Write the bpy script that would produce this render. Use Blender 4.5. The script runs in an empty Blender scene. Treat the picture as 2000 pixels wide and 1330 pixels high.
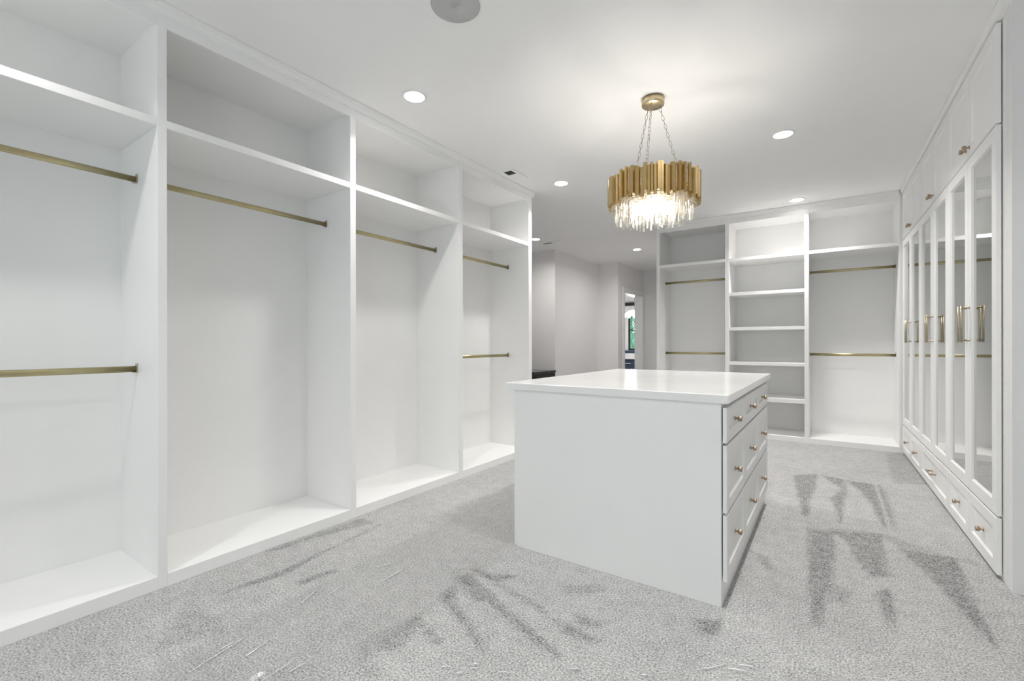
import bpy, bmesh, math, random
from mathutils import Vector, Matrix
random.seed(7)
C = bpy.context.scene.collection
SC = bpy.context.scene

# ------------------------------------------------------------------ camera
cam_d = bpy.data.cameras.new('camera')
cam = bpy.data.objects.new('camera', cam_d)
C.objects.link(cam)
SC.camera = cam
YAW, PITCH, ROLL, FPX, CY = 0.6055, -0.0002, -0.0014, 893.77, 671.667
cam_d.sensor_fit = 'HORIZONTAL'
cam_d.sensor_width = 36.0
cam_d.lens = 36.0 * FPX / 2000.0
cam_d.shift_y = (CY - 665.0) / 2000.0
cam_d.clip_start = 0.02
_r = Vector((math.cos(YAW), math.sin(YAW), 0)); _f = Vector((-math.sin(YAW), math.cos(YAW), 0)); _u = Vector((0, 0, 1))
f2 = _f * math.cos(PITCH) + _u * math.sin(PITCH); u2 = -_f * math.sin(PITCH) + _u * math.cos(PITCH)
r3 = _r * math.cos(ROLL) + u2 * math.sin(ROLL); u3 = -_r * math.sin(ROLL) + u2 * math.cos(ROLL)
M = Matrix((r3, u3, -f2)).transposed().to_4x4()
M.translation = Vector((0, 0, 1.14))
cam.matrix_world = M

# ------------------------------------------------------------------ sky, sun, exposure
W = bpy.data.worlds.new('sky'); SC.world = W; W.use_nodes = True
bg = W.node_tree.nodes['Background']
bg.inputs['Color'].default_value = (0.86, 0.95, 1.0, 1)
bg.inputs['Strength'].default_value = 1.05
SC.view_settings.view_transform = 'Standard'
SC.view_settings.look = 'None'
SC.view_settings.gamma = 1.0
SC.view_settings.use_curve_mapping = False
SC.view_settings.exposure = 1.16
SC.cycles.use_denoising = True
SC.cycles.diffuse_bounces = 7
SC.cycles.glossy_bounces = 5
SC.cycles.transmission_bounces = 8
SC.cycles.transparent_max_bounces = 32
SC.cycles.max_bounces = 14
SC.cycles.caustics_reflective = False
SC.cycles.caustics_refractive = False
SC.cycles.sample_clamp_indirect = 6.0
DOWNLIGHT_W = 6.0
DOWNLIGHT_COL = (1.0, 0.975, 0.95)
CHANDELIER_W = 2.0

# ------------------------------------------------------------------ helpers
def new_bm(): return bmesh.new()

def box(bm, x0, x1, y0, y1, z0, z1, bev=0.0):
    vs = [bm.verts.new(p) for p in ((x0,y0,z0),(x1,y0,z0),(x1,y1,z0),(x0,y1,z0),(x0,y0,z1),(x1,y0,z1),(x1,y1,z1),(x0,y1,z1))]
    fs = [bm.faces.new([vs[i] for i in q]) for q in ((0,3,2,1),(4,5,6,7),(0,1,5,4),(1,2,6,5),(2,3,7,6),(3,0,4,7))]
    if bev > 0:
        es = list({e for f in fs for e in f.edges})
        bmesh.ops.bevel(bm, geom=es, offset=bev, segments=1, profile=0.5, affect='EDGES')
    return bm

def B(x0, x1, y0, y1, z0, z1, bev=0.0):
    return box(new_bm(), x0, x1, y0, y1, z0, z1, bev)

def frame_of(d):
    d = Vector(d).normalized()
    a = Vector((0, 0, 1)) if abs(d.z) < 0.9 else Vector((1, 0, 0))
    u = d.cross(a).normalized()
    return u, d.cross(u).normalized(), d

def tube(bm, pts, r, n=10, caps=True, closed=False, ru=None, up=None):
    """round (or oval) tube through the points"""
    rings = []
    m = len(pts); P_ = [Vector(p) for p in pts]
    for i, p in enumerate(P_):
        if closed: d = P_[(i+1) % m] - P_[i-1]
        else: d = P_[min(i+1, m-1)] - P_[max(i-1, 0)]
        if up is None: u, v, _ = frame_of(d)
        else:
            d.normalize(); v = Vector(up); u = d.cross(v).normalized(); v = u.cross(d).normalized()
        rv = r if ru is None else ru
        rings.append([bm.verts.new(p + u*math.cos(2*math.pi*k/n)*r + v*math.sin(2*math.pi*k/n)*rv) for k in range(n)])
    rng = range(m if closed else m-1)
    for i in rng:
        a, b = rings[i], rings[(i+1) % m]
        for k in range(n):
            f = bm.faces.new((a[k], a[(k+1) % n], b[(k+1) % n], b[k])); f.smooth = True
    if caps and not closed:
        bm.faces.new(rings[0][::-1]); bm.faces.new(rings[-1])
    return bm

def lathe(bm, prof, org=(0,0,0), axis=(0,0,1), n=16, smooth=True):
    """prof: list of (radius, height along the axis)"""
    u, v, d = frame_of(axis); o = Vector(org); rings = []
    for r, h in prof:
        rings.append([bm.verts.new(o + d*h + (u*math.cos(2*math.pi*k/n) + v*math.sin(2*math.pi*k/n))*max(r, 1e-5)) for k in range(n)])
    for a, b in zip(rings, rings[1:]):
        for k in range(n):
            f = bm.faces.new((a[k], a[(k+1) % n], b[(k+1) % n], b[k])); f.smooth = smooth
    bm.faces.new(rings[0][::-1]); bm.faces.new(rings[-1])
    bmesh.ops.recalc_face_normals(bm, faces=bm.faces)
    return bm

def prism(bm, prof, a, b, ax):
    """profile polygon [(p,q)] extruded from a to b along axis ax ('x' or 'y'); p is the other horizontal axis, q is z"""
    f = (lambda t, p, q: (t, p, q)) if ax == 'x' else (lambda t, p, q: (p, t, q))
    A = [bm.verts.new(f(a, p, q)) for p, q in prof]; Bv = [bm.verts.new(f(b, p, q)) for p, q in prof]
    n = len(prof)
    for i in range(n): bm.faces.new((A[i], A[(i+1) % n], Bv[(i+1) % n], Bv[i]))
    bm.faces.new(A[::-1]); bm.faces.new(Bv)
    bmesh.ops.recalc_face_normals(bm, faces=bm.faces)
    return bm

def obj(name, bm, mat, parent=None):
    me = bpy.data.meshes.new(name)
    bmesh.ops.recalc_face_normals(bm, faces=bm.faces)
    bm.to_mesh(me); bm.free()
    me.materials.append(mat)
    o = bpy.data.objects.new(name, me); C.objects.link(o)
    if parent is not None: o.parent = parent
    return o

def copy_of(o, parent, loc=None):
    """a copy of a part and of its sub-parts, sharing their meshes"""
    c = o.copy(); C.objects.link(c); c.parent = parent
    if loc is not None: c.location = loc
    for ch in o.children:
        d = ch.copy(); C.objects.link(d); d.parent = c
    return c

def thing(name, label, cat, loc=(0,0,0), rotz=0.0, group=None):
    o = bpy.data.objects.new(name, None); C.objects.link(o)
    o.empty_display_size = 0.1
    o.location = loc; o.rotation_euler = (0, 0, rotz)
    o['label'] = label; o['category'] = cat
    if group: o['group'] = group
    return o

def tag(o, label, cat, group=None):
    o['label'] = label; o['category'] = cat
    if group: o['group'] = group
    return o

def struct(name, bm, mat, parent=None):
    o = obj(name, bm, mat, parent)
    if parent is None: o['kind'] = 'structure'
    return o

# ------------------------------------------------------------------ materials
def mat(name, col, rough=0.5, metal=0.0, spec=0.5, noise=None, bump=None):
    m = bpy.data.materials.new(name); m.use_nodes = True
    nt = m.node_tree; p = nt.nodes['Principled BSDF']
    p.inputs['Base Color'].default_value = (*col, 1)
    p.inputs['Roughness'].default_value = rough
    p.inputs['Metallic'].default_value = metal
    p.inputs['Specular IOR Level'].default_value = spec
    tc = nt.nodes.new('ShaderNodeTexCoord')
    if noise:
        sc, amt = noise
        n = nt.nodes.new('ShaderNodeTexNoise'); n.inputs['Scale'].default_value = sc; n.inputs['Detail'].default_value = 4
        nt.links.new(tc.outputs['Object'], n.inputs['Vector'])
        r = nt.nodes.new('ShaderNodeValToRGB')
        r.color_ramp.elements[0].position = 0.3; r.color_ramp.elements[1].position = 0.7
        r.color_ramp.elements[0].color = (*[c*(1-amt) for c in col], 1)
        r.color_ramp.elements[1].color = (*[min(1, c*(1+amt)) for c in col], 1)
        nt.links.new(n.outputs['Fac'], r.inputs['Fac']); nt.links.new(r.outputs['Color'], p.inputs['Base Color'])
    if bump:
        sc, st, di = bump
        n = nt.nodes.new('ShaderNodeTexNoise'); n.inputs['Scale'].default_value = sc; n.inputs['Detail'].default_value = 3
        nt.links.new(tc.outputs['Object'], n.inputs['Vector'])
        b = nt.nodes.new('ShaderNodeBump'); b.inputs['Strength'].default_value = st; b.inputs['Distance'].default_value = di
        nt.links.new(n.outputs['Fac'], b.inputs['Height']); nt.links.new(b.outputs['Normal'], p.inputs['Normal'])
    return m

def emit(name, col, s):
    m = bpy.data.materials.new(name); m.use_nodes = True
    nt = m.node_tree; nt.nodes.clear()
    e = nt.nodes.new('ShaderNodeEmission'); e.inputs['Color'].default_value = (*col, 1); e.inputs['Strength'].default_value = s
    o = nt.nodes.new('ShaderNodeOutputMaterial'); nt.links.new(e.outputs[0], o.inputs['Surface'])
    return m

WALL = mat('wall_paint', (0.82, 0.81, 0.805), 0.75, noise=(3, 0.01), bump=(220, 0.05, 0.001))
CEIL = mat('ceiling_paint', (0.88, 0.875, 0.87), 0.85, noise=(2, 0.01), bump=(260, 0.05, 0.001))
CAB = mat('white_lacquer', (0.88, 0.878, 0.87), 0.38, noise=(4, 0.008))
CABIN = mat('white_melamine', (0.87, 0.868, 0.86), 0.45, noise=(4, 0.01))
TRIM = mat('white_trim', (0.88, 0.88, 0.87), 0.4, noise=(5, 0.008))
STONE = mat('white_quartz', (0.86, 0.86, 0.85), 0.13, noise=(2.2, 0.03))
BRASS = mat('satin_brass', (0.60, 0.50, 0.32), 0.32, 1.0, noise=(30, 0.06))
ROD = mat('brushed_gold', (0.50, 0.44, 0.26), 0.36, 1.0, noise=(18, 0.05))
BRONZE = mat('knob_bronze', (0.42, 0.32, 0.23), 0.36, 1.0, noise=(60, 0.08))
BRACKET = mat('rod_bracket_metal', (0.48, 0.43, 0.32), 0.4, 1.0, noise=(60, 0.05))
PULL = mat('pull_brass', (0.47, 0.42, 0.31), 0.36, 1.0, noise=(60, 0.05))
PLATE = mat('chandelier_brass', (0.60, 0.44, 0.21), 0.26, 1.0, noise=(14, 0.10))
CHAIN = mat('chain_metal', (0.36, 0.31, 0.25), 0.35, 1.0, noise=(60, 0.05))
GRILLE = mat('speaker_mesh', (0.50, 0.50, 0.50), 0.7, noise=(900, 0.25))
SHADE = mat('vent_shade', (0.05, 0.05, 0.05), 0.7, noise=(60, 0.2))
BLACK = mat('black_lacquer', (0.014, 0.016, 0.016), 0.5, noise=(8, 0.2))
BLACKTOP = mat('black_stone', (0.03, 0.033, 0.034), 0.12, noise=(20, 0.3))
NAVY = mat('navy_paint', (0.045, 0.075, 0.115), 0.4, noise=(8, 0.1))
STEEL = mat('bright_steel', (0.75, 0.76, 0.78), 0.25, 1.0, noise=(30, 0.05))
MIRROR = mat('mirror_glass', (0.60, 0.61, 0.60), 0.02, 1.0, noise=(2, 0.004))
LEAF = mat('leaf_green', (0.22, 0.50, 0.36), 0.6, noise=(4, 0.4))
BARK = mat('bark', (0.10, 0.07, 0.05), 0.9, noise=(12, 0.3))
LAWN = mat('lawn', (0.12, 0.25, 0.08), 0.9, noise=(3, 0.3))
TILE = mat('bath_floor', (0.62, 0.61, 0.60), 0.3, noise=(3, 0.05))
LENS = emit('lamp_lens', (1.0, 0.98, 0.95), 9.0)
BULB = emit('bulb_glow', (1.0, 0.93, 0.82), 7.0)
PETAL = emit('lit_petal_shade', (1.0, 0.98, 0.95), 3.0)

def clear_mix(name, tint, f_gloss, f_white, rough=0.03, crease=None):
    """clear solid with a reflecting, slightly milky surface; light and sight pass through"""
    m = bpy.data.materials.new(name); m.use_nodes = True
    nt = m.node_tree; nt.nodes.clear(); L = nt.links.new
    tr = nt.nodes.new('ShaderNodeBsdfTransparent'); tr.inputs['Color'].default_value = (*tint, 1)
    gl = nt.nodes.new('ShaderNodeBsdfGlossy'); gl.inputs['Roughness'].default_value = rough
    if crease:
        tc = nt.nodes.new('ShaderNodeTexCoord'); mp = nt.nodes.new('ShaderNodeMapping')
        mp.inputs['Rotation'].default_value = (0, 0, crease[0]); mp.inputs['Scale'].default_value = (crease[1], crease[2], 1)
        nn = nt.nodes.new('ShaderNodeTexNoise'); nn.inputs['Scale'].default_value = 1.0; nn.inputs['Detail'].default_value = 5
        nn.inputs['Roughness'].default_value = 0.65
        bp_ = nt.nodes.new('ShaderNodeBump'); bp_.inputs['Strength'].default_value = 1.0; bp_.inputs['Distance'].default_value = crease[3]
        L(tc.outputs['Object'], mp.inputs['Vector']); L(mp.outputs[0], nn.inputs['Vector']); L(nn.outputs['Fac'], bp_.inputs['Height'])
        L(bp_.outputs['Normal'], gl.inputs['Normal'])
    tl = nt.nodes.new('ShaderNodeBsdfTranslucent'); tl.inputs['Color'].default_value = (0.95, 0.95, 0.93, 1)
    m1 = nt.nodes.new('ShaderNodeMixShader'); m1.inputs[0].default_value = f_white
    L(tr.outputs[0], m1.inputs[1]); L(tl.outputs[0], m1.inputs[2])
    lw = nt.nodes.new('ShaderNodeLayerWeight'); lw.inputs['Blend'].default_value = 0.5
    pw = nt.nodes.new('ShaderNodeMath'); pw.operation = 'POWER'; pw.inputs[1].default_value = 5.0
    L(lw.outputs['Facing'], pw.inputs[0])
    ad = nt.nodes.new('ShaderNodeMath'); ad.operation = 'MULTIPLY_ADD'; ad.inputs[1].default_value = 0.9; ad.inputs[2].default_value = f_gloss; ad.use_clamp = True
    L(pw.outputs[0], ad.inputs[0])
    m2 = nt.nodes.new('ShaderNodeMixShader')
    L(ad.outputs[0], m2.inputs[0]); L(m1.outputs[0], m2.inputs[1]); L(gl.outputs[0], m2.inputs[2])
    o = nt.nodes.new('ShaderNodeOutputMaterial'); L(m2.outputs[0], o.inputs['Surface'])
    return m
CRYSTAL = clear_mix('crystal', (0.96, 0.96, 0.95), 0.10, 0.04)
PANE = clear_mix('window_glass', (0.97, 0.98, 0.98), 0.04, 0.0)
FOLD_GLINT = mat('plastic_fold_glint', (0.96, 0.97, 0.98), 0.22, 0.75, noise=(40, 0.02))  # pale metal colour puts glints on the creases of the clear film
FILM = clear_mix('plastic_film', (0.985, 0.985, 0.985), 0.05, 0.0, 0.12)

def carpet():
    m = bpy.data.materials.new('grey_carpet'); m.use_nodes = True
    nt = m.node_tree; p = nt.nodes['Principled BSDF']; L = nt.links.new
    tc = nt.nodes.new('ShaderNodeTexCoord')
    at = nt.nodes.new('ShaderNodeAttribute'); at.attribute_name = 'nap_shade'
    def nz(sc, det=2, ro=0.6):
        n = nt.nodes.new('ShaderNodeTexNoise'); n.inputs['Scale'].default_value = sc; n.inputs['Detail'].default_value = det
        n.inputs['Roughness'].default_value = ro
        L(tc.outputs['Object'], n.inputs['Vector']); return n.outputs['Fac']
    def math_(op, a, b):
        q = nt.nodes.new('ShaderNodeMath'); q.operation = op
        for i, v in enumerate((a, b)):
            if isinstance(v, (int, float)): q.inputs[i].default_value = v
            else: L(v, q.inputs[i])
        return q.outputs[0]
    fine, mid, big = nz(135, 3, 0.75), nz(16, 4), nz(2.4, 4)
    # brightness = 0.49 - nap*0.13 + speckle + soft blotches
    brk = math_('ADD', 0.85, math_('MULTIPLY', math_('SUBTRACT', nz(38, 4), 0.5), 2.6))
    nap_shade = math_('MULTIPLY', at.outputs['Fac'], brk)
    v = math_('SUBTRACT', CARPET_V, math_('MULTIPLY', nap_shade, 0.18))
    v = math_('ADD', v, math_('MULTIPLY', math_('SUBTRACT', fine, 0.5), 1.7))
    v = math_('ADD', v, math_('MULTIPLY', math_('SUBTRACT', mid, 0.5), 0.22))
    v = math_('ADD', v, math_('MULTIPLY', math_('SUBTRACT', big, 0.5), 0.16))
    cl = nt.nodes.new('ShaderNodeClamp'); L(v, cl.inputs[0]); cl.inputs[1].default_value = 0.10; cl.inputs[2].default_value = 0.9
    cb = nt.nodes.new('ShaderNodeCombineColor')
    L(cl.outputs[0], cb.inputs[0]); L(math_('MULTIPLY', cl.outputs[0], 0.995), cb.inputs[1]); L(math_('MULTIPLY', cl.outputs[0], 0.98), cb.inputs[2])
    L(cb.outputs[0], p.inputs['Base Color'])
    p.inputs['Roughness'].default_value = 0.95; p.inputs['Specular IOR Level'].default_value = 0.1
    b = nt.nodes.new('ShaderNodeBump'); b.inputs['Strength'].default_value = 0.55; b.inputs['Distance'].default_value = 0.006
    L(fine, b.inputs['Height']); L(b.outputs['Normal'], p.inputs['Normal'])
    return m
CARPET_V = 0.455
CARPET = carpet()

# ================================================================== the setting
ZC = 2.728
def nap_shade_field(x, y):
    """how strongly the pile lies the other way (vacuum strokes and footprints), plus one painted shadow, 0..1"""
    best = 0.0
    for w, P_ , bb in NAP_SHADE:
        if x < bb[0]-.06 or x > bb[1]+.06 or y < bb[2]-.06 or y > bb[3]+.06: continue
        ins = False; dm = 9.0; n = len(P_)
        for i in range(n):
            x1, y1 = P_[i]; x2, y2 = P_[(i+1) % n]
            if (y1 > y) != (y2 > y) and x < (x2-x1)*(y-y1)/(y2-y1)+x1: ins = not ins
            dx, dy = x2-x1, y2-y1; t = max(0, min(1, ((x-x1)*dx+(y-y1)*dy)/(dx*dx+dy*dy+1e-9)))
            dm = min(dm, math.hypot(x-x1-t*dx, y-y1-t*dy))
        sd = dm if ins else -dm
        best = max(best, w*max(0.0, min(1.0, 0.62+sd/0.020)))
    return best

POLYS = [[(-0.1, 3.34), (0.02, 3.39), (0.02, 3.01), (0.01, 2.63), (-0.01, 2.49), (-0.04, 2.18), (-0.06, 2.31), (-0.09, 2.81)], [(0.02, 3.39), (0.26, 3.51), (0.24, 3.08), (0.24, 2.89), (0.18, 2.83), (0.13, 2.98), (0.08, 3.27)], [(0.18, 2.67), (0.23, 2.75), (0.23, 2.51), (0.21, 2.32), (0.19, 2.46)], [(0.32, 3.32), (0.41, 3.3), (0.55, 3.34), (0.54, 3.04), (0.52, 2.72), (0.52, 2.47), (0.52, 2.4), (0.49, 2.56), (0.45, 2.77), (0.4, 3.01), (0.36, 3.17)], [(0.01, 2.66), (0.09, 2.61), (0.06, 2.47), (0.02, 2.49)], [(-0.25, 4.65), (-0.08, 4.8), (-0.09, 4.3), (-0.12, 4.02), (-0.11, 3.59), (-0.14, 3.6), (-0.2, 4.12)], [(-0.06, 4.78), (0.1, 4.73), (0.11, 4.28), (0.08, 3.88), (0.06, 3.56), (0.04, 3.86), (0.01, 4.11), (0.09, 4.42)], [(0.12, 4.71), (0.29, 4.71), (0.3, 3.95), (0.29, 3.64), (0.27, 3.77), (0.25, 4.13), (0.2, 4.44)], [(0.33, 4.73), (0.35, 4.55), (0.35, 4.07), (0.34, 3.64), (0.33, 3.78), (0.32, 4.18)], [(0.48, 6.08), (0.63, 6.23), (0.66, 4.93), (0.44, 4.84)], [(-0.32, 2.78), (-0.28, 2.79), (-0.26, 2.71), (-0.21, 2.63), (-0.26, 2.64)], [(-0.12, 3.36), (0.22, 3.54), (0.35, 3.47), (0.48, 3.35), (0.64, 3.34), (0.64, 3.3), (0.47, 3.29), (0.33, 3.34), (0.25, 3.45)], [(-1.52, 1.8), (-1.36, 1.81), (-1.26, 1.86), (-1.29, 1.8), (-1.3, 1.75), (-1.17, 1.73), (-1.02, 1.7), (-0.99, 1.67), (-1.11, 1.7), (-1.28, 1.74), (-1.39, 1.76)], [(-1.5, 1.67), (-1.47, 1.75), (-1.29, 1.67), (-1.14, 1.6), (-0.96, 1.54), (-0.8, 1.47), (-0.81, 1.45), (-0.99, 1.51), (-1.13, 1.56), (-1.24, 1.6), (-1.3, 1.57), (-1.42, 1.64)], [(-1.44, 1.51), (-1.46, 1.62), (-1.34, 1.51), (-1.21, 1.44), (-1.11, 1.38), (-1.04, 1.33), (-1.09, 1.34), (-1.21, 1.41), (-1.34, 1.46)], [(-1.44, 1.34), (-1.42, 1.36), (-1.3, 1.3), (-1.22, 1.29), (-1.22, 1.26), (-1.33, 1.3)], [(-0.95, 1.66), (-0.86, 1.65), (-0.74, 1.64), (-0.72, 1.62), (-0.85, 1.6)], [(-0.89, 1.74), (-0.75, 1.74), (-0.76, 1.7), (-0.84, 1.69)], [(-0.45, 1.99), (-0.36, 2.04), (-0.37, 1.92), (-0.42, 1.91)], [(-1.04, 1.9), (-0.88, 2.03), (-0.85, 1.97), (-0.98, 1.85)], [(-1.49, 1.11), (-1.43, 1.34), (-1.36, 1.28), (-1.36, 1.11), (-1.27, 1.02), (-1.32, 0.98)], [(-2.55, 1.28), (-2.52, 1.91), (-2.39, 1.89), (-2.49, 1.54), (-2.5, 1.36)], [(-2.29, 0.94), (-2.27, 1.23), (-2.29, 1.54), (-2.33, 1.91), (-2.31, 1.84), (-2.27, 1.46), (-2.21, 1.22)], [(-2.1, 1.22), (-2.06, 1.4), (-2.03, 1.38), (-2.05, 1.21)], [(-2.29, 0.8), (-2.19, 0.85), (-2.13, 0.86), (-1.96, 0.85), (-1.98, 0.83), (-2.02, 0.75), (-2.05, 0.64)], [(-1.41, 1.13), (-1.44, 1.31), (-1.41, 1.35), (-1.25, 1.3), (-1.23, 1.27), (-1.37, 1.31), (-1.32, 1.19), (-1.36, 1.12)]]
NAP_SHADE = []
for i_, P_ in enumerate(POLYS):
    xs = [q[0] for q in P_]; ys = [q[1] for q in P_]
    w_ = {24: .45, 20: .35, 4: .6, 9: .45, 10: .8, 11: .45, 19: .5, 21: .7, 25: .6}.get(i_, 1.0)  # the patch along the far wardrobe base is a painted shadow
    NAP_SHADE.append((w_, P_, (min(xs), max(xs), min(ys), max(ys))))

bm = new_bm()
GX0, GX1, GY0, GY1, GS = -2.62, 0.76, 0.30, 6.30, 0.0225
nx, ny = int((GX1-GX0)/GS), int((GY1-GY0)/GS)
gxs = [GX0+(GX1-GX0)*i/nx for i in range(nx+1)]; gys = [GY0+(GY1-GY0)*j/ny for j in range(ny+1)]
lay = bm.verts.layers.float.new('nap_shade')
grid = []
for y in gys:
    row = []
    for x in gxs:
        v = bm.verts.new((x, y, 0)); v[lay] = nap_shade_field(x, y); row.append(v)
    grid.append(row)
for j in range(ny):
    for i in range(nx): bm.faces.new((grid[j][i], grid[j][i+1], grid[j+1][i+1], grid[j+1][i]))
def sheet(bm, x0, x1, y0, y1, z): bm.faces.new([bm.verts.new(p) for p in ((x0,y0,z),(x1,y0,z),(x1,y1,z),(x0,y1,z))])
for a in ((-7.3, 2.0, -1.8, GY0), (-7.3, GX0, GY0, GY1), (GX1, 2.0, GY0, GY1), (-7.3, 2.0, GY1, 10.1), (-7.3, -1.7, 10.1, 13.2)): sheet(bm, *a, 0)
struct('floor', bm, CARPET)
struct('ceiling', box(new_bm(), -7.4, 2.0, -1.8, 13.2, ZC, ZC+.1), CEIL)
struct('wall_left', B(-3.2, -3.09, -1.7, 4.10, 0, ZC), WALL)
# wall behind the viewer, with a window
bm = new_bm(); WX0, WX1, WZ0, WZ1 = -2.3, 1.2, 0.75, 2.35
box(bm, -3.2, WX0, -1.7, -1.6, 0, ZC); box(bm, WX1, 1.8, -1.7, -1.6, 0, ZC)
box(bm, WX0, WX1, -1.7, -1.6, 0, WZ0); box(bm, WX0, WX1, -1.7, -1.6, WZ1, ZC)
struct('wall_front', bm, WALL)
win = bpy.data.objects.new('window_1', None); C.objects.link(win); win['kind'] = 'structure'; win.location = (0, -1.65, 0)
bm = new_bm()
for a in ((WX0, WX0+.05, WZ0, WZ1), (WX1-.05, WX1, WZ0, WZ1), (WX0, WX1, WZ0, WZ0+.05), (WX0, WX1, WZ1-.05, WZ1), (-.575, -.525, WZ0, WZ1)):
    box(bm, a[0], a[1], -.03, .03, a[2], a[3])
obj('window_frame', bm, TRIM, win)
obj('pane', B(WX0+.05, WX1-.05, -.004, .004, WZ0+.05, WZ1-.05), PANE, win)
struct('wall_right', B(1.7, 1.8, -1.7, 3.115, 0, ZC), WALL)
struct('wall_return', B(0.688, 1.8, 3.015, 3.115, 0, ZC), WALL)
struct('wall_wardrobe', B(1.26, 1.36, 3.115, 6.83, 0, ZC), WALL)
struct('wall_back', B(-1.9, 1.26, 6.735, 6.83, 0, ZC), WALL)
struct('wall_hall_front', B(-5.6, -3.2, 4.0, 4.1, 0, ZC), WALL)
struct('wall_hall_left', B(-5.7, -5.6, 4.0, 6.77, 0, ZC), WALL)
struct('wall_hall_corner', B(-5.7, -3.80, 6.77, 8.52, 0, ZC), WALL)
struct('wall_hall_end', B(-3.80, -3.545, 8.51, 8.60, 0, ZC), WALL)
DY0, DY1, DZ = 8.83, 9.935, 2.185
bm = new_bm()
box(bm, -3.545, -3.375, 8.51, DY0, 0, ZC); box(bm, -3.545, -3.375, DY1, 10.08, 0, ZC); box(bm, -3.545, -3.375, DY0, DY1, DZ, ZC)
struct('wall_hall_door', bm, WALL)
bm = new_bm()
CW = .085
box(bm, -3.375, -3.357, DY0-CW, DY0, 0, DZ+CW, .002); box(bm, -3.375, -3.357, DY1, 9.975, 0, DZ+CW, .002); box(bm, -3.375, -3.357, DY0, DY1, DZ, DZ+CW, .002)
box(bm, -3.55, -3.37, DY0, DY0+.018, 0, DZ); box(bm, -3.55, -3.37, DY1-.018, DY1, 0, DZ); box(bm, -3.55, -3.37, DY0+.018, DY1-.018, DZ-.018, DZ)
struct('door_1', bm, TRIM)
struct('wall_hall_back', B(-3.375, -1.80, 9.98, 10.08, 0, ZC), WALL)
struct('wall_hall_right', B(-1.9, -1.80, 6.83, 9.98, 0, ZC), WALL)
# the bathroom seen through the doorway
bm = new_bm(); VX0, VX1, VZ0, VZ1 = -4.845, -3.95, 0.95, 2.10
box(bm, -7.2, VX0, 13.0, 13.1, 0, ZC); box(bm, VX1, -3.445, 13.0, 13.1, 0, ZC)
box(bm, VX0, VX1, 13.0, 13.1, 0, VZ0); box(bm, VX0, VX1, 13.0, 13.1, VZ1, ZC)
struct('wall_bath_back', bm, WALL)
struct('wall_bath_left', B(-7.3, -7.2, 8.52, 13.1, 0, ZC), WALL)
struct('wall_bath_front', B(-7.2, -5.7, 8.42, 8.52, 0, ZC), WALL)
struct('wall_bath_right', B(-3.545, -3.445, 10.08, 13.0, 0, ZC), WALL)
win = bpy.data.objects.new('window_2', None); C.objects.link(win); win['kind'] = 'structure'; win.location = (0, 13.04, 0)
bm = new_bm()
for a in ((VX0, VX0+.045, VZ0, VZ1), (VX1-.045, VX1, VZ0, VZ1), (VX0, VX1, VZ0, VZ0+.045), (VX0, VX1, VZ1-.045, VZ1), (VX0, VX1, 1.52, 1.54), (-4.40, -4.38, VZ0, VZ1)):
    box(bm, a[0], a[1], -.025, .025, a[2], a[3])
obj('window_frame', bm, BLACK, win)
obj('pane', B(VX0+.045, VX1-.045, -.004, .004, VZ0+.045, VZ1-.045), PANE, win)

# ================================================================== left run of open closets
XL, XB = -2.56, -3.075
DIV = [(-.30, -.26), (.809, .848), (1.851, 1.894), (2.913, 2.965), (4.006, 4.066)]
ZS0, ZS1, ZH, ZB = 2.156, 2.193, 2.624, 0.062
lu = thing('open_closet', 'long white built-in open closet with four tall bays of brass rods, left of the island', 'closet', (-2.8, 1.9, 0))
def P_at(root, name, bm, m, parent=None):
    """part given in world coordinates under a thing standing at root.location"""
    bmesh.ops.translate(bm, verts=bm.verts, vec=-root.location)
    return obj(name, bm, m, parent or root)
for a, b in DIV: P_at(lu, 'divider', B(XB, XL, a, b, 0, ZC-.002, .0015), CAB)
def rod(root, a, b, z, axis, c, parent_name='hanging_rod'):
    """flat oval closet rod with a cup bracket and tab at both ends; a..b along the axis, c the other coordinate"""
    bm = new_bm()
    p, q = ((c, a+.004, z), (c, b-.004, z)) if axis == 'y' else ((a+.004, c, z), (b-.004, c, z))
    tube(bm, [p, q], .0075, 12, ru=.015, up=(0, 0, 1))
    r = P_at(root, parent_name, bm, ROD)
    for e, s in ((a, 1), (b, -1)):
        bm = new_bm()
        if axis == 'y':
            box(bm, c-.012, c+.012, min(e, e+s*.004), max(e, e+s*.004), z-.017, z+.027, .001)
            box(bm, c-.0115, c+.0115, min(e+s*.004, e+s*.016), max(e+s*.004, e+s*.016), z-.018, z-.0155)
        else:
            box(bm, min(e, e+s*.004), max(e, e+s*.004), c-.012, c+.012, z-.017, z+.027, .001)
            box(bm, min(e+s*.004, e+s*.016), max(e+s*.004, e+s*.016), c-.0115, c+.0115, z-.018, z-.0155)
        P_at(root, 'rod_bracket', bm, BRACKET, r)
    return r
for i in range(4):
    a, b = DIV[i][1], DIV[i+1][0]
    P_at(lu, 'back_panel', B(XB, XB+.012, a, b, 0, ZC-.004), CABIN)
    P_at(lu, 'shelf', B(XB+.012, XL, a, b, ZS0, ZS1, .0015), CAB)
    P_at(lu, 'top_panel', B(XB+.012, XL-.02, a, b, ZH+.022, ZH+.04), CABIN)
    P_at(lu, 'header_rail', B(XL-.02, XL, a, b, ZH, ZC-.002, .0015), CAB)
    P_at(lu, 'bottom_deck', B(XB+.012, XL, a, b, 0, ZB, .0015), CAB)
    if i in (0, 3): rod(lu, a, b, 1.018, 'y', -2.825)
    rod(lu, a, b, 1.957, 'y', -2.825)
CROWN = [(0, 2.676), (.010, 2.676), (.012, 2.690), (.020, 2.700), (.024, 2.712), (.030, 2.716), (.030, ZC-.001), (0, ZC-.001)]
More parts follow.
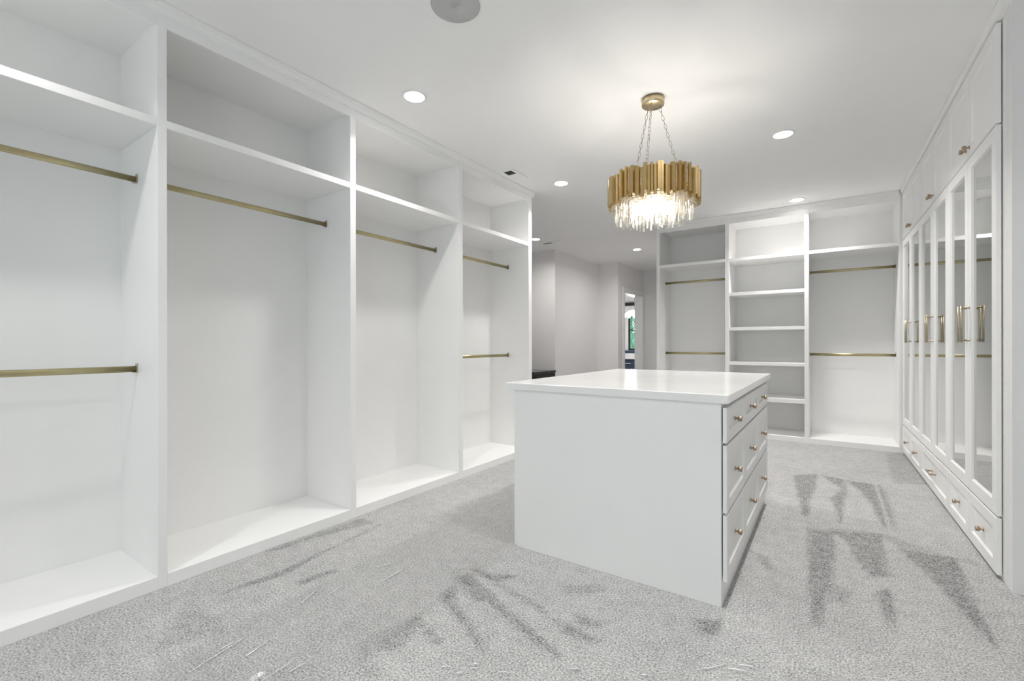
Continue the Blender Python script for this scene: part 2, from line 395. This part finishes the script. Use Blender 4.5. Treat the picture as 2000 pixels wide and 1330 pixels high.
bm = new_bm(); prism(bm, [(XL+p, q) for p, q in CROWN], -.30, 4.090, 'y')
prism(bm, [(4.066+p, q) for p, q in CROWN], XB, XL+.002, 'x')
P_at(lu, 'crown_moulding', bm, TRIM)

# ================================================================== open closet on the back wall
YB, YBB = 6.20, 6.725
DX = [(-1.914, -1.870), (-1.062, -1.017), (-.229, -.186), (.601, .640)]
bu = thing('open_closet', 'white built-in open closet on the back wall, column of shelves between two rod bays', 'closet', (-.6, 6.46, 0))
for a, b in DX: P_at(bu, 'divider', B(a, b, YB, YBB, 0, ZC-.002, .0015), CAB)
for i in range(3):
    a, b = DX[i][1], DX[i+1][0]
    P_at(bu, 'back_panel', B(a, b, YBB-.012, YBB, 0, ZC-.004), CABIN)
    P_at(bu, 'shelf', B(a, b, YB, YBB-.012, ZS0, ZS1, .0015), CAB)
    P_at(bu, 'top_panel', B(a, b, YB+.02, YBB-.012, ZH+.022, ZH+.04), CABIN)
    P_at(bu, 'header_rail', B(a, b, YB, YB+.02, ZH, ZC-.002, .0015), CAB)
    P_at(bu, 'bottom_deck', B(a, b, YB, YBB-.012, 0, ZB, .0015), CAB)
    if i == 1:
        for z0, z1 in ((1.730, 1.768), (1.302, 1.339), (.876, .915), (.447, .496)):
            P_at(bu, 'shelf', B(a, b, YB, YBB-.012, z0, z1, .0015), CAB)
    else:
        rod(bu, a, b, 1.978, 'x', 6.47); rod(bu, a, b, 1.011, 'x', 6.47)
bm = new_bm(); prism(bm, [(YB-p, q) for p, q in CROWN], -1.936, .60, 'x')
prism(bm, [(-1.914-p, q) for p, q in CROWN], YB-.002, YBB, 'y')
P_at(bu, 'crown_moulding', bm, TRIM)

# ================================================================== shaker fronts, knobs, pulls
def shaker(a0, a1, z0, z1, t, st, face, hole=False, out=1, rec=.009, bev=.008):
    """front in the plane x=const: outer face at x=face, thickness t behind it (towards -out). Raised stiles and
    rails around a recessed panel (or around an opening) with a sloped inner edge."""
    bm = new_bm(); s = out
    xf, xb, xr = face, face-s*t, face-s*rec
    o = [(a0,z0),(a1,z0),(a1,z1),(a0,z1)]
    i1 = [(a0+st,z0+st),(a1-st,z0+st),(a1-st,z1-st),(a0+st,z1-st)]
    i2 = [(a0+st+bev,z0+st+bev),(a1-st-bev,z0+st+bev),(a1-st-bev,z1-st-bev),(a0+st+bev,z1-st-bev)]
    e = .0025
    oo = [(a0+e,z0+e),(a1-e,z0+e),(a1-e,z1-e),(a0+e,z1-e)]
    V = lambda L, x: [bm.verts.new((x, a, z)) for a, z in L]
    ob, of0, of, f1, f2 = V(o, xb), V(o, xf-s*e), V(oo, xf), V(i1, xf), V(i2, xr)
    rings = [ob, of0, of, f1, f2]
    if hole: rings.append(V(i2, xb))
    for A, Q in zip(rings, rings[1:]):
        for k in range(4): bm.faces.new((A[k], A[(k+1) % 4], Q[(k+1) % 4], Q[k]))
    if hole:
        A, Q = rings[-1], rings[0]
        for k in range(4): bm.faces.new((A[k], A[(k+1) % 4], Q[(k+1) % 4], Q[k]))
    else:
        bm.faces.new(f2); bm.faces.new(ob[::-1])
    return bm
def knob_bm(x, y, z, out):
    prof = [(.0095, 0), (.0095, .0025), (.0055, .004), (.0048, .013), (.0085, .0150), (.0122, .0160), (.0130, .0175), (.0130, .0300), (.0120, .0312)]
    return lathe(new_bm(), prof, (x, y, z), (out, 0, 0), 16)
def pull_bm(x, y, z, out, half, vertical=True):
    bm = new_bm(); d = .034
    if vertical:
        tube(bm, [(x+out*d, y, z-half-.012), (x+out*d, y, z+half+.012)], .0055, 10)
        for s in (-1, 1): lathe(bm, [(.0075, 0), (.0075, .003), (.005, .005), (.005, d)], (x, y, z+s*half), (out, 0, 0), 10)
    else:
        tube(bm, [(x+out*d, y-half-.012, z), (x+out*d, y+half+.012, z)], .0055, 10)
        for s in (-1, 1): lathe(bm, [(.0075, 0), (.0075, .003), (.005, .005), (.005, d)], (x, y+s*half, z), (out, 0, 0), 10)
    return bm

# ================================================================== island
IX0, IX1, IY0, IY1 = -1.467, -.382, 2.135, 3.790
isl = thing('dresser_island', 'white closet island with nine shaker drawers and bronze knobs, under the chandelier', 'island', (-.925, 2.96, 0))
P_at(isl, 'body', B(IX0, IX1, IY0+.006, IY1, 0, .881, .001), CAB)
P_at(isl, 'end_panel', B(IX0+.017, IX1, IY0, IY0+.006, 0, .881, .0012), CAB)
rows = [(.112, .396), (.407, .698), (.709, .874)]
cols = [(2.143, 2.661), (2.667, 3.187), (3.193, 3.713)]
for z0, z1 in rows:
    for y0, y1 in cols:
        d = P_at(isl, 'drawer', shaker(y0, y1, z0, z1-.012 if z1 > .8 else z1, .0165, .052, -.360, out=1), CAB)
        P_at(isl, 'knob', knob_bm(-.369, (y0+y1)/2, (z0+z1)/2-.008, 1), BRONZE, d)
ct = obj('island_worktop', B(-1.512, -.350, 2.120, 3.818, .881, .921, .003), STONE)
tag(ct, 'glossy white stone worktop lying on the closet island', 'worktop')

# ================================================================== mirrored wardrobes on the right
WA = math.atan2(.037, 3.046); L1 = 1.0154
desc = ['tall white wardrobe with two mirrored doors, nearest of the row, at the grey wall end',
        'tall white mirrored wardrobe, middle of the row, one wide drawer with a bar pull below',
        'tall white mirrored wardrobe farthest along the row, in the corner beside the back shelves']
for k in range(3):
    s0 = k*L1
    w = thing('wardrobe', desc[k], 'wardrobe', (.664-math.sin(WA)*s0, 3.144+math.cos(WA)*s0, 0), WA, 'mirrored wardrobes in a row along the right wall')
    e = .0015
    obj('carcass', B(.0235, .56, 0.0035, L1-.0035, 0, ZC-.002), CAB, w)
    h = L1/2
    for j in range(2):
        a0, a1 = j*h+.002, (j+1)*h-.002
        in_ = h-.034 if j == 0 else h+.034
        d = obj('mirror_door', shaker(a0, a1, .306, 2.193, .0185, .066, 0.0, hole=True, out=-1, rec=.010, bev=.009), CAB, w)
        obj('mirror', B(.0105, .0145, a0+.0745, a1-.0745, .306+.0745, 2.193-.0745), MIRROR, d)
        obj('bar_pull', pull_bm(0, in_, 1.25, -1, .092), PULL, d)
        d = obj('upper_door', shaker(a0, a1, 2.202, 2.683, .0185, .066, 0.0, out=-1), CAB, w)
        obj('knob', knob_bm(0, h-.034 if j == 0 else h+.034, 2.252, -1), BRONZE, d)
    if k == 1:
        d = obj('drawer', shaker(.002, L1-.002, .022, .295, .0185, .058, 0.0, out=-1), CAB, w)
        obj('bar_pull', pull_bm(.009, h, .158, -1, .064, False), BRONZE, d)
    else:
        for j in range(2):
            d = obj('drawer', shaker(j*h+.002, (j+1)*h-.002, .022, .295, .0185, .058, 0.0, out=-1), CAB, w)
            obj('knob', knob_bm(.009, (j+.5)*h, .158, -1), BRONZE, d)
    if k == 0: obj('end_stile', B(.0235, .06, -.127, 0, 0, ZC-.002, .001), CAB, w)
    bm = new_bm(); y0, y1 = (-.127 if k == 0 else 0), L1
    prism(bm, [(.0235, 2.691), (-.006, 2.691), (-.010, 2.700), (-.018, 2.712), (-.018, ZC-.001), (.0235, ZC-.001)], y0+.0005, y1-.0005, 'y')
    obj('crown_moulding', bm, TRIM, w)

# ================================================================== ceiling fixtures
def downlight(x, y, label, power=DOWNLIGHT_W, built=True, spread=128):
    if built:
        t = thing('recessed_downlight', label, 'downlight', (x, y, ZC), 0, 'recessed ceiling downlights')
        bm = lathe(new_bm(), [(.064, -.004), (.070, -.0052), (.078, -.004), (.080, -.0005), (.064, -.0005)], n=28)
        # ring only: cut the caps away
        bm.faces.ensure_lookup_table()
        bmesh.ops.delete(bm, geom=[f for f in bm.faces if len(f.verts) > 4], context='FACES_ONLY')
        obj('trim_ring', bm, TRIM, t)
        obj('lens', lathe(new_bm(), [(.064, -.0040), (.064, -.001)], n=28), LENS, t)
    l = bpy.data.lights.new('downlight_beam', 'AREA'); l.shape = 'DISK'; l.size = .11; l.energy = power; l.color = DOWNLIGHT_COL; l.spread = math.radians(spread)
    o = bpy.data.objects.new('downlight_beam', l); C.objects.link(o); o.location = (x, y, ZC-.012)
downlight(-2.185, 2.06, 'round ceiling downlight nearest to the tall left closet, before its second divider', 3.4)
downlight(-.284, 4.03, 'round ceiling downlight between chandelier and wardrobes', 7.5)
downlight(-2.175, 4.00, 'round ceiling downlight near the vent at the end of the left closet', 5.0)
downlight(-.286, 5.955, 'round ceiling downlight just in front of the back closet', 8.0)
downlight(-3.66, 5.92, 'round ceiling downlight in the hall, half hidden by the left closet end', 5.6, True, 160)
downlight(-2.656, 7.54, 'round ceiling downlight at the far end of the hall, before the doorway', 5.6, True, 160)
for x, y, p_ in ((-.284, 2.06, 4.8), (-2.18, .09, 3.4), (-.284, .09, 5.6)): downlight(x, y, '', p_, False)

sp = thing('ceiling_speaker', 'round flush grey speaker grille in the ceiling at the top edge', 'speaker', (-1.436, 1.615, ZC))
obj('grille', lathe(new_bm(), [(.1145, -.004), (.112, -.006), (.05, -.0068), (.001, -.007), (.001, -.0005), (.1145, -.0005)], n=40), GRILLE, sp)
bm = lathe(new_bm(), [(.1147, -.0005), (.1147, -.005), (.1175, -.0035), (.1185, -.0005)], n=40)
bmesh.ops.delete(bm, geom=[f for f in bm.faces if len(f.verts) > 4], context='FACES_ONLY')
obj('rim', bm, TRIM, sp)

def vent(x0, x1, y0, y1, label, dark_first):
    cx, cy = (x0+x1)/2, (y0+y1)/2
    t = thing('ceiling_vent', label, 'vent', (cx, cy, ZC))
    hx, hy = (x1-x0)/2, (y1-y0)/2; fw = .028
    bm = new_bm()
    box(bm, -hx, hx, -hy, -hy+fw, -.008, -.0005, .002); box(bm, -hx, hx, hy-fw, hy, -.008, -.0005, .002)
    box(bm, -hx, -hx+fw, -hy+fw, hy-fw, -.008, -.0005, .002); box(bm, hx-fw, hx, -hy+fw, hy-fw, -.008, -.0005, .002)
    along = hy > hx
    if along: box(bm, -hx+fw, hx-fw, -.006, .006, -.006, -.0005)
    else: box(bm, -.006, .006, -hy+fw, hy-fw, -.006, -.0005)
    obj('frame', bm, TRIM, t)
    obj('duct_shade', B(-hx+fw, hx-fw, -hy+fw, hy-fw, -.0012, -.0006), SHADE, t)
    # two banks of louvers tilted opposite ways: a dark sheet and one bank's dark slats paint the inner shade
    n = 5
    for bank in (0, 1):
        for q in range(n):
            u = (q+.5)/n; bm = new_bm(); tilt = math.radians(24 if bank == 0 else -18)
            if along:
                a, b = (-hy+fw, -.006) if bank == 0 else (.006, hy-fw)
                px = -hx+fw+u*(2*hx-2*fw); box(bm, -.0075, .0075, a, b, -.0006, .0006)
                if bank == 0: bmesh.ops.scale(bm, verts=bm.verts, vec=(.25, 1, 1))
                bmesh.ops.rotate(bm, verts=bm.verts, cent=(0,0,0), matrix=Matrix.Rotation(tilt, 3, 'Y')); bmesh.ops.translate(bm, verts=bm.verts, vec=(px, 0, -.005))
            else:
                a, b = (-hx+fw, -.006) if bank == 0 else (.006, hx-fw)
                py = -hy+fw+u*(2*hy-2*fw); box(bm, a, b, -.0075, .0075, -.0006, .0006)
                bmesh.ops.rotate(bm, verts=bm.verts, cent=(0,0,0), matrix=Matrix.Rotation(tilt, 3, 'X')); bmesh.ops.translate(bm, verts=bm.verts, vec=(0, py, -.005))
            obj('slat', bm, SHADE if bank == 0 and along else TRIM, t)  # dark slat colour stands for shade seen between the louvers
vent(-2.500, -2.355, 3.400, 3.660, 'white ceiling vent with a dark opening, beside the left closet crown', True)
vent(-3.75, -3.39, 6.19, 6.33, 'slim white ceiling vent in the hall behind the left closet', False)

# ================================================================== chandelier
CX, CYY = -.935, 2.96
ch = thing('chandelier', 'round chandelier of brass plates and hanging crystal rods on three chains above the island', 'chandelier', (CX, CYY, ZC))
def Z(z): return z-ZC
obj('canopy', lathe(new_bm(), [(.0705, Z(ZC)), (.0705, Z(ZC-.044)), (.068, Z(ZC-.047)), (.001, Z(ZC-.048))], n=36), BRASS, ch)
# three chains of links
lk = new_bm()
Lh, Wd = .0165, .0072
pts = [(Wd*math.cos(t), 0, (Lh-Wd)*(1 if math.sin(t) >= 0 else -1)+Wd*math.sin(t)) for t in [math.pi*2*(q+.5)/12 for q in range(12)]]
tube(lk, pts, .0014, 6, closed=True)
link_me = bpy.data.meshes.new('link'); lk.to_mesh(link_me); lk.free(); link_me.materials.append(CHAIN)
for q, a in enumerate((0, 120, 240)):
    A = math.radians(a)+YAW
    p0 = Vector((.044*math.cos(A), .044*math.sin(A), Z(ZC-.058))); p1 = Vector((.182*math.cos(A), .182*math.sin(A), Z(2.200)))
    d = (p1-p0); n = 17
    bm = new_bm(); tube(bm, [p0+Vector((0,0,.012)), p0], .003, 8); lathe(bm, [(.008, 0), (.006, .006), (.003, .012)], p1-Vector((0,0,.008)), (0,0,1), 10)
    cn = obj('chain', bm, BRASS, ch)
    qz = d.to_track_quat('Z', 'X')
    for i in range(n):
        o = bpy.data.objects.new('link', link_me); C.objects.link(o); o.parent = cn
        o.location = p0 + d*((i+.5)/n)
        o.rotation_mode = 'QUATERNION'; o.rotation_quaternion = qz @ Vector((0,0,1)).rotation_difference(Vector((0,0,1))) @ Matrix.Rotation(math.pi/2*(i % 2)+.5, 3, 'Z').to_quaternion()
# supporting rings and spokes
for nm, z, rr in (('upper_ring', 2.192, .262), ('lower_ring', 2.062, .262)):
    bm = new_bm(); tube(bm, [(rr*math.cos(t), rr*math.sin(t), Z(z)) for t in [2*math.pi*q/48 for q in range(48)]], .006, 8, closed=True)
    r_ = rr
    if nm == 'upper_ring':
        for q in range(3):
            A = math.radians(120*q)+YAW; tube(bm, [(.02*math.cos(A), .02*math.sin(A), Z(z)), (r_*math.cos(A), r_*math.sin(A), Z(z))], .005, 8)
    obj(nm, bm, BRASS, ch)
bm = new_bm()
for rr in (.235, .185, .130, .070): tube(bm, [(rr*math.cos(t), rr*math.sin(t), Z(2.066)) for t in [2*math.pi*q/40 for q in range(40)]], .0035, 6, closed=True)
for q in range(4): tube(bm, [(.262*math.cos(q*math.pi/4), .262*math.sin(q*math.pi/4), Z(2.066)), (-.262*math.cos(q*math.pi/4), -.262*math.sin(q*math.pi/4), Z(2.066))], .003, 6)
obj('crystal_frame', bm, BRASS, ch)
# brass plates: wide fluted plates and narrow ones between, staggered in height and depth
def plate(w, t, h, c):
    bm = new_bm()   # folded channel: flat face with slanted flanks
    pr = [(-t/2, -w/2), (-t/2+.002, -w/2), (t/2, -w/2+c), (t/2, w/2-c), (-t/2+.002, w/2), (-t/2, w/2)]
    lo = [bm.verts.new((x, y, -h/2)) for x, y in pr]; hi = [bm.verts.new((x, y, h/2)) for x, y in pr]
    for k in range(6): bm.faces.new((lo[k], lo[(k+1) % 6], hi[(k+1) % 6], hi[k]))
    bm.faces.new(lo[::-1]); bm.faces.new(hi)
    me = bpy.data.meshes.new('brass_plate'); bm.to_mesh(me); bm.free(); me.materials.append(PLATE); return me
wide, mid_, slim = plate(.0265, .018, .166, .0045), plate(.0225, .016, .172, .0055), plate(.0200, .008, .180, .003)
NP = 88
for q in range(NP):
    t = 2*math.pi*q/NP
    me, rr = ((wide, .2785), (slim, .2660), (mid_, .2815), (slim, .2660))[q % 4]
    o = bpy.data.objects.new('brass_plate', me); C.objects.link(o); o.parent = ch
    dz = random.choice((-.012, -.004, .004, .012, .017)) if q % 2 else random.choice((-.008, 0, .006, .014))
    o.location = (rr*math.cos(t), rr*math.sin(t), Z(2.118+dz)); o.rotation_euler = (0, 0, t)
# crystal rods
def crystal(r, h):
    bm = new_bm(); lathe(bm, [(r*.7, 0), (r, -.004), (r, -h+.006), (r*.35, -h)], n=6, smooth=False)
    me = bpy.data.meshes.new('crystal_rod'); bm.to_mesh(me); bm.free(); me.materials.append(CRYSTAL); return me
cm = [crystal(.0092, .130), crystal(.0092, .138), crystal(.0092, .120)]
for rr, cnt in ((.236, 60), (.186, 44), (.130, 28), (.072, 14)):
    for q in range(cnt):
        t = 2*math.pi*(q+.5)/cnt
        o = bpy.data.objects.new('crystal_rod', random.choice(cm)); C.objects.link(o); o.parent = ch
        o.location = (rr*math.cos(t), rr*math.sin(t), Z(2.060)+random.uniform(-.004, .004)+(.008 if rr < .2 else 0)); o.rotation_euler = (0, 0, t+random.uniform(-.3, .3))
# upper short crystals peeping out below the plates
sc_ = crystal(.0095, .050)
for q in range(48):
    t = 2*math.pi*(q+.25)/48
    o = bpy.data.objects.new('crystal_drop', sc_); C.objects.link(o); o.parent = ch
    o.location = (.258*math.cos(t), .258*math.sin(t), Z(2.056)+random.uniform(-.008, .006)); o.rotation_euler = (0, 0, t)
bm_ = lathe(new_bm(), [(.006, .03), (.007, .018), (.016, .006), (.020, -.008), (.017, -.022), (.008, -.031), (.001, -.034)], n=14)
bme = bpy.data.meshes.new('bulb'); bm_.to_mesh(bme); bm_.free(); bme.materials.append(BULB)
for q in range(7):
    x, y = (0, 0) if q == 6 else (.105*math.cos(q*math.pi/3), .105*math.sin(q*math.pi/3))
    o = bpy.data.objects.new('bulb', bme); C.objects.link(o); o.parent = ch; o.location = (x, y, Z(2.020))
    l = bpy.data.lights.new('bulb_light', 'POINT'); l.energy = CHANDELIER_W; l.color = (1, .94, .85); l.shadow_soft_size = .02
    lo = bpy.data.objects.new('bulb_light', l); C.objects.link(lo); lo.location = (CX+x, CYY+y, 2.060 if q % 2 else 2.015)

# ================================================================== plastic carpet film
def film(name, label, c0, c1, width, seed, folds):
    """thin clear sheet between c0 and c1 (centre line), finely creased along its length"""
    rnd = random.Random(seed)
    c0, c1 = Vector(c0), Vector(c1); d = (c1-c0); Ln = d.length; d.normalize(); s = Vector((d.y, -d.x))
    nu, nv = int(Ln/.03), int(width/.016)
    cre = [(rnd.uniform(-.5, .5)*width, rnd.uniform(0, Ln), rnd.uniform(.04, .22), rnd.uniform(.002, .006), rnd.uniform(-.04, .04)) for _ in range(int(46*Ln))]
    bm = new_bm(); g = []
    for i in range(nu+1):
        u = Ln*i/nu; row = []
        for j in range(nv+1):
            v = width*(j/nv-.5); z = .0045
            for cv, cu, cl, chh, sk in cre:
                if abs(u-cu) < cl:
                    dv = (v-cv-sk*(u-cu)*4)/.010
                    if abs(dv) < 1: z += chh*(1-abs(dv))*(1-((u-cu)/cl)**2)
            p = c0+d*u+s*(v+.012*math.sin(u*2.1+seed)*(1 if j in (0, nv) else 0)); row.append(bm.verts.new((p.x, p.y, z)))
        g.append(row)
    for i in range(nu):
        for j in range(nv): bm.faces.new((g[i][j], g[i][j+1], g[i+1][j+1], g[i+1][j]))
    o = obj(name, bm, FILM); tag(o, label, 'plastic film')
    for x0, y0, x1, y1 in folds:
        fb = new_bm(); n = 6; k = (x1-x0, y1-y0); w = rnd.uniform(.0010, .0017)
        tube(fb, [(x0+k[0]*i/n+k[1]*.03*math.sin(3*i/n), y0+k[1]*i/n-k[0]*.03*math.sin(3*i/n), .0055+.0035*math.sin(math.pi*i/n)) for i in range(n+1)], w, 8)
        obj('fold_glint', fb, FOLD_GLINT, o)
    return o
film('floor_film', 'clear creased plastic film strip on the carpet between island and left closet', (-1.60, .25), (-1.93, 4.6), .60, 3, [(-1.834, 0.727, -1.863, 0.885), (-1.819, 0.668, -1.844, 0.776), (-1.859, 0.779, -1.862, 0.834), (-1.743, 0.815, -1.764, 0.915), (-1.535, 0.862, -1.531, 0.926), (-1.573, 0.789, -1.579, 0.905), (-1.832, 0.895, -1.813, 0.966), (-1.903, 1.122, -1.95, 1.242), (-1.862, 1.224, -1.877, 1.32), (-1.756, 1.448, -1.766, 1.592), (-1.892, 1.518, -1.855, 1.596), (-2.026, 2.348, -2.028, 2.487), (-1.871, 1.879, -1.876, 1.934), (-1.65, 1.504, -1.663, 1.552), (-1.552, 1.272, -1.548, 1.31), (-1.697, 1.86, -1.707, 1.913)])
film('floor_film', 'clear plastic film strip across the carpet at the very front', (-1.05, .72), (.35, 1.63), .62, 8, [(-1.122, 1.176, -1.094, 1.199), (-1.046, 1.244, -1.013, 1.27), (-1.032, 1.23, -1.004, 1.252), (-1.058, 1.185, -1.038, 1.201), (-0.945, 1.269, -0.9, 1.297), (-0.74, 1.427, -0.711, 1.448), (-0.533, 1.538, -0.495, 1.558), (-0.382, 1.668, -0.331, 1.722), (-0.351, 1.696, -0.298, 1.769), (-0.316, 1.684, -0.301, 1.707), (-0.294, 1.742, -0.232, 1.76), (-0.267, 1.784, -0.205, 1.803), (-0.043, 1.89, -0.028, 1.912)])

# ================================================================== things seen beyond the closet
bc = thing('cabinet', 'low black cabinet against the hall wall, behind the left closet end', 'cabinet', (-4.4, 6.45, 0))
P_at(bc, 'body', B(-5.0, -3.80, 6.08, 6.765, 0, .655), BLACK)
P_at(bc, 'worktop', B(-5.02, -3.782, 6.06, 6.765, .655, .695, .003), BLACKTOP)
P_at(bc, 'side_panel', shaker(6.12, 6.72, .06, .62, .012, .07, -3.789, out=1), BLACK)
bn = thing('vanity', 'navy cabinet with white top seen through the far doorway under the window', 'cabinet', (-4.6, 12.75, 0))
P_at(bn, 'body', B(-6.2, -3.60, 12.62, 12.99, .08, .70), NAVY)
P_at(bn, 'worktop', B(-6.2, -3.60, 12.55, 12.99, .70, .855, .003), TRIM)
P_at(bn, 'backsplash', B(-6.2, -3.60, 12.90, 12.99, .855, .945), NAVY)
for x0, x1 in ((-6.18, -5.35), (-5.33, -4.49), (-4.47, -3.62)):
    for z0, z1 in ((.40, .68), (.10, .38)):
        d = P_at(bn, 'drawer', B(x0, x1, 12.60, 12.62, z0, z1, .003), NAVY)
        bm = new_bm(); tube(bm, [(x0+.30, 12.57, (z0+z1)/2+.04), (x1-.12, 12.57, (z0+z1)/2+.04)], .010, 8)
        for x in (x0+.32, x1-.14): tube(bm, [(x, 12.605, (z0+z1)/2+.04), (x, 12.57, (z0+z1)/2+.04)], .006, 8)
        P_at(bn, 'bar_pull', bm, STEEL, d)
tag(obj('curtain_rail', B(-6.0, -3.6, 12.90, 12.98, 2.245, 2.335, .004), BLACK), 'dark horizontal beam above the far window, seen through the doorway', 'beam')
pl = thing('pendant_lamp', 'bright white petal pendant lamp before the far window, seen through the doorway', 'lamp', (-4.19, 11.7, 2.728))
bm = new_bm(); tube(bm, [(0, 0, 0), (0, 0, -.72)], .006, 8); lathe(bm, [(.05, 0), (.05, -.02)], n=20)
obj('stem', bm, BLACK, pl)
for q in range(10):
    t = 2*math.pi*q/10; bm = new_bm()
    pr = [(.03, -.72), (.14, -.74), (.22, -.80), (.27, -.90)]
    vs = []
    for i, (rr, z) in enumerate(pr):
        wv = (.03, .08, .085, .03)[i]
        vs.append([bm.verts.new((rr*math.cos(t)-sg*wv*math.sin(t), rr*math.sin(t)+sg*wv*math.cos(t), z+dz)) for sg, dz in ((-1, 0), (1, 0), (1, .008), (-1, .008))])
    for A, Q in zip(vs, vs[1:]):
        for k in range(4): bm.faces.new((A[k], A[(k+1) % 4], Q[(k+1) % 4], Q[k]))
    bm.faces.new(vs[0][::-1]); bm.faces.new(vs[-1])
    obj('petal', bm, PETAL, pl)
l = bpy.data.lights.new('pendant_light', 'POINT'); l.energy = 12; l.shadow_soft_size = .1
o = bpy.data.objects.new('pendant_light', l); C.objects.link(o); o.location = (-4.19, 11.7, 1.72)
l = bpy.data.lights.new('bath_fill', 'AREA'); l.shape = 'DISK'; l.size = .2; l.energy = 4  # added fill without a fixture, brightens the doorway jamb and bathroom
o = bpy.data.objects.new('bath_fill', l); C.objects.link(o); o.location = (-5.2, 9.4, ZC-.02)
# outdoors
lw = obj('lawn', B(-14, 8, 13.3, 40, -.5, -.4), LAWN); lw['kind'] = 'structure'
rnd = random.Random(5)
for q, (x, y, h) in enumerate(((-6.9, 18.0, 4.6), (-5.4, 22.3, 5.4), (-9.6, 26.0, 6.2))):
    t = thing('tree', ('nearest green tree outside the far window', 'green tree outside the far window, second from the glass', 'farthest green tree outside the far window')[q], 'tree', (x, y, -.4))
    obj('trunk', tube(new_bm(), [(0, 0, 0), (.05, 0, h*.4), (0, .05, h*.7)], .11, 8), BARK, t)
    bm = new_bm()
    for i in range(2600):
        th, ph, rr = rnd.uniform(0, 6.283), math.acos(rnd.uniform(-1, 1)), rnd.uniform(.55, 1.0)
        c = Vector((math.sin(ph)*math.cos(th)*1.7*rr, math.sin(ph)*math.sin(th)*1.7*rr, h*.58+math.cos(ph)*h*.46*rr))
        a = Vector((rnd.gauss(0, 1), rnd.gauss(0, 1), rnd.gauss(0, 1))).normalized(); b = a.cross(Vector((rnd.gauss(0, 1), rnd.gauss(0, 1), rnd.gauss(0, 1)))).normalized()
        s = rnd.uniform(.06, .13)
        bm.faces.new([bm.verts.new(c+a*s), bm.verts.new(c+b*s*.5), bm.verts.new(c-a*s), bm.verts.new(c-b*s*.5)])
    f = obj('foliage', bm, LEAF, t); f['kind'] = 'stuff'
# sky light enters by the rear window
pt = bpy.data.lights.new('window_portal', 'AREA'); pt.shape = 'RECTANGLE'; pt.size = WX1-WX0; pt.size_y = WZ1-WZ0; pt.cycles.is_portal = True
po = bpy.data.objects.new('window_portal', pt); C.objects.link(po); po.location = ((WX0+WX1)/2, -1.72, (WZ0+WZ1)/2); po.rotation_euler = (math.radians(90), 0, 0)
